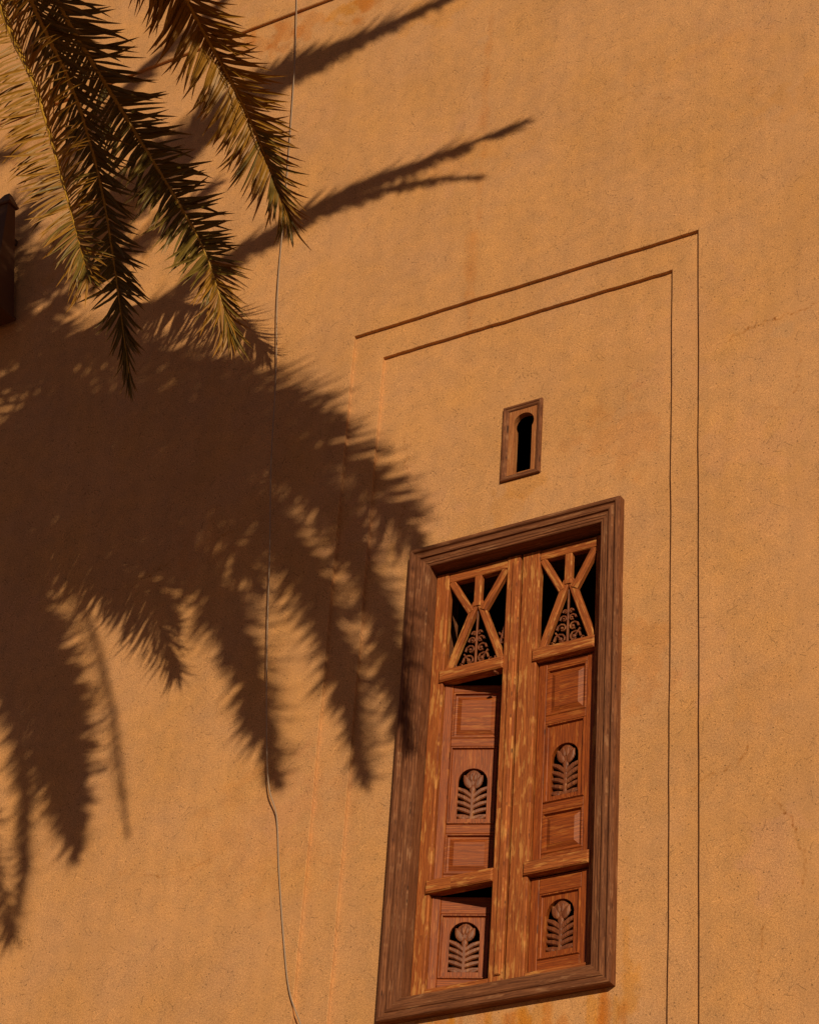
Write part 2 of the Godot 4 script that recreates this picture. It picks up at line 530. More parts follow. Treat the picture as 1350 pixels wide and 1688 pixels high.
# a bar from a to b in the plane of the window, front at a.z
func bar(st: SurfaceTool, a: Vector3, b: Vector3, wide: float, deep: float, ch := 0.004, taper := 1.0):
	var t := (b - a).normalized()
	var s := Vector3(-t.y, t.x, 0)
	var z := Vector3(0, 0, 1)
	var rings := []
	for e in [[a, 1.0], [b, taper]]:
		var h: float = wide * 0.5 * e[1]
		var o: Vector3 = e[0]
		rings.append([o - s * h - z * deep, o - s * h - z * ch, o - s * (h - ch), o + s * (h - ch), o + s * h - z * ch, o + s * h - z * deep])
	for i in 6:
		var j := (i + 1) % 6
		wq(st, rings[0][i], rings[0][j], rings[1][j], rings[1][i])
	for r in rings:
		for i in range(1, 5):
			for p in [r[0], r[i], r[i + 1]]: wv(st, p)

# a flat-backed swelling (bud, leaf): ellipse of half axes ra along dir and rb across, rising to h
func swell(st: SurfaceTool, at: Vector3, dir: Vector3, ra: float, rb: float, h: float, point := 0.0):
	var s := Vector3(-dir.y, dir.x, 0)
	var n := 14
	var rings := []
	for k in 4:
		var f: float = [1.0, 0.92, 0.62, 0.25][k]
		var r := []
		for i in n:
			var a := TAU * i / n
			var slim := 1.0 - point * maxf(0.0, cos(a))
			r.append(at + dir * cos(a) * ra * f + s * sin(a) * rb * f * slim + Vector3(0, 0, [0.0, h * 0.45, h * 0.85, h][k]))
		rings.append(r)
	for k in 3:
		for i in n:
			var j := (i + 1) % n
			wq(st, rings[k][i], rings[k][j], rings[k + 1][j], rings[k + 1][i])
	for i in range(1, n - 1):
		for p in [rings[3][0], rings[3][i], rings[3][i + 1]]: wv(st, p)

# one side of a mitred moulding round a rectangle; profile runs from the outer edge inwards as [inset, z]
func moulding(st: SurfaceTool, r: Array, side: int, profile: Array):
	var pts := []
	for q in profile:
		var x0: float = r[0] + q[0]
		var y0: float = r[1] + q[0]
		var x1: float = r[2] - q[0]
		var y1: float = r[3] - q[0]
		var c := [Vector3(x0, y1, q[1]), Vector3(x1, y1, q[1]), Vector3(x1, y0, q[1]), Vector3(x0, y0, q[1])]
		pts.append([c[side], c[(side + 1) % 4]])
	for i in pts.size() - 1:
		wq(st, pts[i][0], pts[i][1], pts[i + 1][1], pts[i + 1][0])

func frame_of(parent: Node, r: Array, profile: Array, m: Material):
	var names := ["head", "jamb", "sill", "jamb"]
	for s in 4:
		new_piece(Vector3.RIGHT if s % 2 == 0 else Vector3.UP)
		var st := begin()
		moulding(st, r, s, profile)
		done(names[s], st, m, parent)

# a panel sunk or raised inside a rectangular field: bevels then a flat
func fielded(st: SurfaceTool, r: Array, z: float, profile: Array):
	var rows := [[0.0, z]]
	for q in profile: rows.append([q[0], z + q[1]])
	for s in 4: moulding(st, r, s, rows)
	var q: Array = rows[-1]
	wq(st, Vector3(r[0] + q[0], r[1] + q[0], q[1]), Vector3(r[2] - q[0], r[1] + q[0], q[1]), Vector3(r[2] - q[0], r[3] - q[0], q[1]), Vector3(r[0] + q[0], r[3] - q[0], q[1]))

# the outline of an arched opening, matched point for point with the rectangle round it
func arch_ring(st: SurfaceTool, r: Array, a: Array, z: float, depth: float):
	# r: rectangle of the board; a: [left, bottom, right, top] of the arch whose head is a half circle
	var c := Vector2((a[0] + a[2]) * 0.5, (a[1] + a[3]) * 0.5)
	var rad: float = (a[2] - a[0]) * 0.5
	var spring: float = a[3] - rad
	var angles := []
	for i in 44: angles.append(TAU * i / 44.0)
	for q in [Vector2(r[0], r[1]), Vector2(r[2], r[1]), Vector2(r[2], r[3]), Vector2(r[0], r[3]), Vector2(a[0], a[1]), Vector2(a[2], a[1])]:
		angles.append(fposmod((q - c).angle(), TAU))
	angles.sort()
	var inn := []
	var out := []
	for g in angles:
		var d := Vector2(cos(g), sin(g))
		var t := 1e9
		if absf(d.x) > 1e-6: t = minf(t, ((r[2] if d.x > 0 else r[0]) - c.x) / d.x)
		if absf(d.y) > 1e-6: t = minf(t, ((r[3] if d.y > 0 else r[1]) - c.y) / d.y)
		out.append(c + d * t)
		t = 1e9
		if absf(d.x) > 1e-6: t = minf(t, (rad if d.x > 0 else -rad) / d.x)
		if d.y < -1e-6: t = minf(t, (a[1] - c.y) / d.y)
		var hit := c + d * t
		if hit.y > spring:
			var o := c - Vector2(c.x, spring)
			var b := o.dot(d)
			hit = c + d * (-b + sqrt(maxf(0.0, b * b - o.length_squared() + rad * rad)))
		inn.append(hit)
	for i in angles.size():
		var j := (i + 1) % angles.size()
		var p := [out[i], out[j], inn[j], inn[i]]
		wq(st, Vector3(p[0].x, p[0].y, z), Vector3(p[1].x, p[1].y, z), Vector3(p[2].x, p[2].y, z), Vector3(p[3].x, p[3].y, z))
		wq(st, Vector3(p[3].x, p[3].y, z), Vector3(p[2].x, p[2].y, z), Vector3(p[2].x, p[2].y, z - depth), Vector3(p[3].x, p[3].y, z - depth))

# the carved plant inside an arch: a bud on a stem between three pairs of slanting leaves
func flower(st: SurfaceTool, a: Array, z: float, rng: RandomNumberGenerator):
	var w: float = a[2] - a[0]
	var h: float = a[3] - a[1]
	var cx: float = (a[0] + a[2]) * 0.5
	new_piece(Vector3.UP)
	bar(st, Vector3(cx, a[1] - 0.002, z), Vector3(cx, a[1] + h * 0.60, z), w * 0.13, 0.02, 0.004)
	# the bud: three overlapping petals and a heart
	swell(st, Vector3(cx, a[3] - h * 0.20, z - 0.013), Vector3(rng.randf_range(-0.06, 0.06), 1, 0).normalized(), h * 0.19, w * 0.34, 0.012, 0.25)
	swell(st, Vector3(cx, a[3] - h * 0.40, z - 0.009), Vector3.UP, h * 0.09, w * 0.12, 0.010, 0.6)
	for s in [-1.0, 1.0]:
		swell(st, Vector3(cx + s * w * 0.20, a[3] - h * (0.25 + rng.randf_range(-0.012, 0.012)), z - 0.007), Vector3(s * 0.42, 0.91, 0), h * 0.15, w * 0.14, 0.009, 0.5)
		swell(st, Vector3(cx + s * w * 0.07, a[3] - h * 0.17, z - 0.004), Vector3(s * 0.16, 0.98, 0), h * 0.10, w * 0.075, 0.008, 0.5)
		for k in 5:
			var y: float = a[1] + h * (0.44 - 0.105 * k)
			var up: float = h * (0.20 - 0.034 * k) * rng.randf_range(0.92, 1.08)
			var knee := Vector3(cx + s * w * 0.27, y + up * 0.62, z - 0.002)
			bar(st, Vector3(cx, y, z), knee, w * 0.15, 0.02, 0.005, 1.1)
			bar(st, knee, Vector3(cx + s * w * 0.54, y + up * (0.95 + 0.1 * (k % 2)), z - 0.005), w * 0.165, 0.02, 0.005, 0.75)
		swell(st, Vector3(cx + s * w * 0.33, a[1] + h * 0.03, z - 0.007), Vector3(s * 0.97, 0.24, 0), w * 0.19, h * 0.045, 0.009, 0.5)

# a carved scroll: part of a ring made of short bars
func scroll(st: SurfaceTool, c: Vector3, r0: float, r1: float, a0: float, a1: float, wide: float):
	var last := Vector3.ZERO
	for k in 9:
		var t := k / 8.0
		var a := lerpf(a0, a1, t)
		var p := c + Vector3(cos(a), sin(a), 0) * lerpf(r0, r1, t) - Vector3(0, 0, 0.0004 * k)
		if k > 0: bar(st, last, p + (p - last) * 0.12, wide * (1.0 - 0.35 * t), 0.012, 0.002, 0.96)
		last = p

func make_window(house: Node):
	var carver := RandomNumberGenerator.new()
	carver.seed = 8
	var zf := -2.0 * STEP          # the plaster the frame is set on
	var st := begin()
	new_piece(Vector3.UP)
	# the lining: a shallow box behind the frame
	var r := [-0.627, 6.393, 0.620, 9.075]
	for s in 4: moulding(st, r, s, [[0.1181, -0.125], [0.1181, -0.34], [0.075, -0.34]])
	var win := done("window", st, M.frame_wood, house)
	tag(win, "tall weathered wooden window with two carved shutter leaves, its left doors ajar")
	frame_of(win, r, [[0.0000, zf - 0.01], [0.0000, 0.004], [0.0052, 0.012], [0.0189, 0.015], [0.0258, 0.012], [0.0310, 0.002], [0.0353, 0.0], [0.0430, 0.0], [0.0464, 0.005], [0.0568, 0.008], [0.0654, 0.006], [0.0688, -0.004], [0.0740, -0.006], [0.0860, -0.006], [0.0894, -0.009], [0.1015, -0.009], [0.1041, -0.013], [0.1144, -0.013], [0.1178, -0.017], [0.1178, -0.14]], M.frame_wood)
	# inside the frame the leaves fill x -0.488..0.481, y 6.532..8.936
	var zl := -0.098
	var back := zl - 0.042
	var top := 8.942
	var bot := 6.514
	for k in 2:
		var left := k == 0
		var x0 := -0.5075 if left else 0.006       # the leaf's outer edges
		var x1 := -0.004 if left else 0.496
		var a0 := -0.432 if left else 0.108       # its opening
		var a1 := -0.082 if left else 0.436
		var edge := 0.006                          # the left leaf stands a little proud of the right
		var z := zl + (edge if left else 0.0)
		for s in [[x0, a0], [a1, x1]]:
			new_piece(Vector3.UP)
			st = begin()
			board(st, Vector3(s[0], bot, back), Vector3(s[1], top, z), 0.005)
			done("shutter_stile", st, M.stile_wood, win)
		var sunk := z - 0.004
		# rails: top, under the lattice, between the doors, bottom
		for q in [[8.878, top - 0.002, sunk], [8.268, 8.338, z + 0.016], [7.072, 7.142, z + 0.018], [bot + 0.002, 6.572, sunk]]:
			new_piece(Vector3.RIGHT)
			st = begin()
			var proud: bool = q[2] > z
			board(st, Vector3(a0 - (0.018 if proud else -0.0005), q[0], back + 0.002), Vector3(a1 + (0.006 if proud else -0.0005), q[1], q[2]), 0.007 if proud else 0.004)
			done("shutter_rail", st, M.stile_wood, win)
		lattice(win, a0, a1, 8.338, 8.878, sunk - 0.002, left)
		# the doors: upper with three panels, lower with one
		var ajar := 0.40 if left else 0.0
		turn_at = Vector3(a0 + 0.004, 0, z - 0.02)
		for low in [false, true]:
			turn = ajar * (1.0 if not low else 1.02)
			var y0 := 6.578 if low else 7.146
			var y1 := 7.066 if low else 8.262
			var zd := z - 0.022 if left else z - 0.030
			var sd := 0.046
			var b0 := a0 + 0.004
			var b1 := a1 - 0.006
			var rows := [[y0 + 0.055, y1 - 0.09]] if low else [[7.188, 7.412], [7.462, 7.905], [7.952, 8.222]]
			var kind := "shutter_door"
			st = begin()
			new_piece(Vector3.UP)
			board(st, Vector3(b0, y0, zd - 0.03), Vector3(b0 + sd, y1, zd), 0.003)
			board(st, Vector3(b1 - sd, y0, zd - 0.03), Vector3(b1, y1, zd), 0.003)
			new_piece(Vector3.RIGHT)
			var ys := [y0]
			for q in rows: ys.append_array([q[0], q[1]])
			ys.append(y1)
			for i in range(0, ys.size(), 2): board(st, Vector3(b0 + sd, ys[i], zd - 0.03), Vector3(b1 - sd, ys[i + 1], zd - 0.002), 0.003)
			var door := done(kind, st, M.panel_wood, win)
			if left: tag(door, "reddish lower left door standing ajar" if low else "reddish upper left door standing ajar")
			for i in rows.size():
				var f := [b0 + sd, rows[i][0], b1 - sd, rows[i][1]]
				st = begin()
				if low or i == 1:
					new_piece(Vector3.UP)
					var m := 0.018
					for s in 4: moulding(st, f, s, [[0.0, zd - 0.006], [0.005, zd + 0.003], [0.011, zd + 0.003], [0.014, zd - 0.008], [m, zd - 0.010]])
					var g := [f[0] + m, f[1] + m, f[2] - m, f[3] - m]
					var cx: float = (g[0] + g[2]) * 0.5
					var hw := 0.074
					var ht := 0.285
					var bt: float = g[1] + (0.022 if low else 0.018)
					var ar := [cx - hw, bt, cx + hw, minf(bt + ht, g[3] - 0.02)]
					arch_ring(st, g, ar, zd - 0.010, 0.024)
					done("arched_panel", st, M.panel_wood, win)
					st = begin()
					flower(st, ar, zd - 0.012, carver)
					done("carved_flower", st, M.carved_wood, win)
				else:
					new_piece(Vector3.RIGHT)
					fielded(st, f, zd - 0.004, [[0.004, 0.004], [0.010, 0.004], [0.014, -0.010], [0.024, -0.011], [0.044, 0.000], [0.047, 0.002]])
					done("square_panel", st, M.panel_wood, win)
			turn = 0.0
	# the cover strip down the middle
	new_piece(Vector3.UP)
	st = begin()
	board(st, Vector3(-0.046, 6.575, zl + 0.0065), Vector3(-0.012, 8.9, zl + 0.017), 0.005)
	done("cover_strip", st, M.stile_wood, win)
	# a small knob under the left lattice rail
	st = begin()
	swell(st, Vector3(-0.118, 8.25, -0.10), Vector3.RIGHT, 0.012, 0.010, 0.03)
	done("latch_knob", st, M.carved_wood, win)

func lattice(win: Node, x0: float, x1: float, y0: float, y1: float, z: float, left: bool):
	var cx := (x0 + x1) * 0.5
	var cy := y0 + (y1 - y0) * 0.55
	var w := 0.040
	var d := 0.030
	var p := [[Vector3(x0 + 0.014, y1, z), Vector3(cx - 0.036, cy + 0.03, z)], [Vector3(x1 - 0.014, y1, z), Vector3(cx + 0.036, cy + 0.03, z)],
		[Vector3(cx - 0.010, cy + 0.085, z - 0.003), Vector3(x0 + 0.020, y0 + 0.004, z - 0.003)], [Vector3(cx + 0.010, cy + 0.085, z - 0.0055), Vector3(x1 - 0.020, y0 + 0.004, z - 0.0055)],
		[Vector3(cx, y1, z + 0.002), Vector3(cx, cy + 0.06, z + 0.002)]]
	for q in p:
		new_piece(q[1] - q[0])
		var st := begin()
		bar(st, q[0], q[1], w if q != p[4] else w * 1.05, d, 0.005)
		done("lattice_bar", st, M.stile_wood, win)
	# pierced carving in the triangle under the crossing
	var st := begin()
	new_piece(Vector3.UP)
	var zc := z - 0.012
	bar(st, Vector3(cx, y0, zc), Vector3(cx, cy + 0.03, zc), 0.012, 0.012, 0.002, 0.6)
	for s in [-1.0, 1.0]:
		for k in 4:
			var r: float = [0.038, 0.031, 0.023, 0.015][k]
			var c := Vector3(cx + s * r * 1.02, y0 + [0.040, 0.103, 0.156, 0.197][k], zc)
			scroll(st, c, r, r * 0.30, PI * 0.5 - s * PI * 0.55, PI * 0.5 - s * PI * 0.55 + s * TAU * 0.92, 0.011)
			swell(st, c - Vector3(0, 0, 0.004), Vector3.UP, r * 0.30, r * 0.30, 0.008)
		scroll(st, Vector3(cx + s * 0.092, y0 + 0.024, zc - 0.001), 0.026, 0.008, PI * 0.5 - s * PI * 0.4, PI * 0.5 - s * PI * 0.4 - s * TAU * 0.8, 0.010)
		bar(st, Vector3(cx + s * 0.012, y0 + 0.002, zc - 0.001), Vector3(cx + s * 0.070, y0 + 0.085, zc - 0.002), 0.009, 0.012, 0.002)
	if left:
		scroll(st, Vector3(x1 - 0.03, y0 + 0.12, zc - 0.012), 0.024, 0.008, 0.0, 5.5, 0.010)
		scroll(st, Vector3(x1 - 0.028, y0 + 0.175, zc - 0.012), 0.020, 0.006, PI, PI + 5.2, 0.010)
		bar(st, Vector3(x1 - 0.045, y0 + 0.09, zc - 0.013), Vector3(x1 - 0.008, y0 + 0.25, zc - 0.013), 0.010, 0.012, 0.002)
	done("pierced_carving", st, M.carved_wood, win)

func make_vent(house: Node):
	var z := -2.0 * STEP
	var r := [-0.116, 9.392, 0.122, 9.878]
	var st := begin()
	new_piece(Vector3.UP)
	# the board with its keyhole
	var b := [r[0] + 0.034, r[1] + 0.034, r[2] - 0.034, r[3] - 0.034]
	var cx: float = (b[0] + b[2]) * 0.5 + 0.006
	var c := Vector2(cx, 9.735)
	var rad := 0.062
	var half := 0.052
	var foot: float = b[1] + 0.006
	var angles := []
	for i in 144: angles.append(TAU * i / 144.0)
	for q in [Vector2(b[0], b[1]), Vector2(b[2], b[1]), Vector2(b[2], b[3]), Vector2(b[0], b[3]), Vector2(cx - half, foot), Vector2(cx + half, foot)]: angles.append(fposmod((q - c).angle(), TAU))
	angles.sort()
	var inn := []
	var out := []
	for g in angles:
		var d := Vector2(cos(g), sin(g))
		var t := 1e9
		if absf(d.x) > 1e-6: t = minf(t, ((b[2] if d.x > 0 else b[0]) - c.x) / d.x)
		if absf(d.y) > 1e-6: t = minf(t, ((b[3] if d.y > 0 else b[1]) - c.y) / d.y)
		out.append(c + d * t)
		var o := c - Vector2(cx, 9.755)
		var bb := o.dot(d)
		var tc := -bb + sqrt(maxf(0.0, bb * bb - o.length_squared() + rad * rad))
		var ts := 1e9
		if absf(d.x) > 1e-6: ts = half / absf(d.x)
		if d.y > 1e-6: ts = minf(ts, 0.02 / d.y)
		if d.y < -1e-6: ts = minf(ts, (foot - c.y) / d.y)
		inn.append(c + d * maxf(tc, ts))
	var zb := z + 0.004
	for i in angles.size():
		var j := (i + 1) % angles.size()
		wq(st, v3(out[i], zb), v3(out[j], zb), v3(inn[j], zb), v3(inn[i], zb))
		wq(st, v3(inn[i], zb), v3(inn[j], zb), v3(inn[j], zb - 0.036), v3(inn[i], zb - 0.036))
		wq(st, v3(out[j], zb - 0.036), v3(out[i], zb - 0.036), v3(inn[i], zb - 0.036), v3(inn[j], zb - 0.036))
	var v := done("keyhole_vent", st, M.board_wood, house)
	tag(v, "small wooden framed vent with a dark keyhole arch above the window")
	frame_of(v, r, [[0.0, z - 0.01], [0.0, z + 0.014], [0.004, z + 0.018], [0.014, z + 0.019], [0.018, z + 0.014], [0.026, z + 0.012], [0.034, z + 0.003]], M.frame_wood)

func v3(p: Vector2, z: float) -> Vector3:
	return Vector3(p.x, p.y, z)

# ------------------------------------------------------------------ lantern on the wall, nearly all of it left of the picture
func make_lantern():
	var o := Node3D.new()
	o.name = "wall_lantern"
	o.position = Vector3(-3.885, 11.66, 0.15)
	add_child(o)
	tag(o, "dark brown flared lantern on the wall, cut off by the left edge of the photo", "lantern")
	var ring := func(st: SurfaceTool, rows: Array):
		for k in rows.size() - 1:
			for i in 4:
				var q := []
				for r in [rows[k], rows[k + 1]]:
					for c in [i, (i + 1) % 4]:
						q.append(Vector3([-1, 1, 1, -1][c] * r[0], r[1], [1, 1, -1, -1][c] * r[0] * 0.75))
				wq(st, q[0], q[1], q[3], q[2])
	new_piece(Vector3.UP)
	var st := begin()
	ring.call(st, [[0.0, 0.03], [0.145, 0.03], [0.05, 0.92], [0.0, 0.92]])
	done("lantern_body", st, M.lantern, o)
	st = begin()
	ring.call(st, [[0.0, 0.0], [0.152, 0.0], [0.160, 0.008], [0.160, 0.026], [0.150, 0.032], [0.0, 0.032]])
	done("base_rim", st, M.lantern, o)
	st = begin()
	ring.call(st, [[0.0, 0.918], [0.065, 0.918], [0.07, 0.93], [0.05, 0.97], [0.02, 1.03], [0.0, 1.03]])
	done("cap", st, M.lantern, o)
	new_piece(Vector3.RIGHT)
	for y in [0.2, 0.7]:
		st = begin()
		var q := []
		for i in 8: q.append(Vector3(0.02 if i & 1 else -0.02, y + (0.04 if i & 2 else 0.0), -0.04 if i & 4 else -0.148))
		for f in [[0, 2, 3, 1], [4, 5, 7, 6], [0, 1, 5, 4], [2, 6, 7, 3], [0, 4, 6, 2], [1, 3, 7, 5]]: wq(st, q[f[0]], q[f[1]], q[f[2]], q[f[3]])
		done("bracket", st, M.clip, o)

# ------------------------------------------------------------------ cable
func make_cable():
	var pts := [Vector3(-1.800, 13.9, 0.05), Vector3(-1.735, 13.1, 0.05), Vector3(-1.685, 12.0, 0.052), Vector3(-1.660, 11.2, 0.055), Vector3(-1.610, 10.55, 0.045), Vector3(-1.570, 9.9, 0.05), Vector3(-1.515, 9.3, 0.048), Vector3(-1.470, 8.75, 0.05), Vector3(-1.420, 8.25, 0.05), Vector3(-1.365, 7.82, 0.045), Vector3(-1.310, 7.62, 0.018), Vector3(-1.265, 7.3, 0.012), Vector3(-1.190, 6.88, 0.012), Vector3(-1.130, 6.62, 0.012), Vector3(-1.020, 6.36, 0.012), Vector3(-0.980, 6.0, 0.012), Vector3(-1.200, 5.0, 0.012), Vector3(-1.250, 3.0, 0.012)]
	var st := begin()
	st.set_smooth_group(0)
	tube(st, smooth_path(pts, 8), func(_t): return 0.0035, 6)
	var o := done("cable", st, M.cable, self)
	tag(o, "thin grey cable hanging loosely down the plaster wall left of the window", "cable")

func smooth_path(p: Array, each: int) -> Array:
	var out := []
	for i in p.size() - 1:
		var a: Vector3 = p[maxi(i - 1, 0)]
		var b: Vector3 = p[i]
		var c: Vector3 = p[i + 1]
		var d: Vector3 = p[mini(i + 2, p.size() - 1)]
		for k in each: out.append(b.cubic_interpolate(c, a, d, k / float(each)))
	out.append(p[-1])
	return out

func tube(st: SurfaceTool, path: Array, radius: Callable, sides: int, flat := 1.0, hint := Vector3(0.3, 0.1, 1.0)):
	var rings := []
	for i in path.size():
		var t: Vector3 = (path[mini(i + 1, path.size() - 1)] - path[maxi(i - 1, 0)]).normalized()
		var s := t.cross(hint).normalized()
		var n := s.cross(t)
		var r: float = radius.call(i / float(path.size() - 1))
		var ring := []
		for k in sides:
			var g := TAU * k / sides
			ring.append(path[i] + s * cos(g) * r + n * sin(g) * r * flat)
		rings.append(ring)
	for i in rings.size() - 1:
		for k in sides:
			var j := (k + 1) % sides
			for q in [[i, k], [i, j], [i + 1, j], [i, k], [i + 1, j], [i + 1, k]]:
				st.set_uv(Vector2(q[1] / float(sides), q[0] * 0.1))
				st.add_vertex(rings[q[0]][q[1]])

# ------------------------------------------------------------------ the palm
# a folded blade one metre long: two halves in a shallow V, sagging towards its tip
func blade(sag: float, hook: float, twist: float) -> ArrayMesh:
	var st := begin()
	var rows := []
	var steps := [0.0, 0.12, 0.4, 0.7, 0.9, 1.0]
	var wide := [0.35, 0.85, 1.0, 0.72, 0.34, 0.02]
	for i in 6:
		var v: float = steps[i]
		var mid := Vector3(hook * v * v, v * (1.0 - 0.12 * absf(sag) * v), -sag * v * v)
		var s: Vector3 = Vector3(cos(twist * v), 0, sin(twist * v)) * wide[i] * 0.0255
		var up: Vector3 = Vector3(-sin(twist * v), 0, cos(twist * v)) * wide[i] * 0.012
		rows.append([mid - s + up, mid, mid + s + up])
	for i in 5:
		for k in 2:
			var q := [[i, k], [i, k + 1], [i + 1, k + 1], [i, k], [i + 1, k + 1], [i + 1, k]]
			for c in q:
				st.set_uv(Vector2(c[1] * 0.5, steps[c[0]]))
				st.add_vertex(rows[c[0]][c[1]])
	st.generate_normals()
	return st.commit()

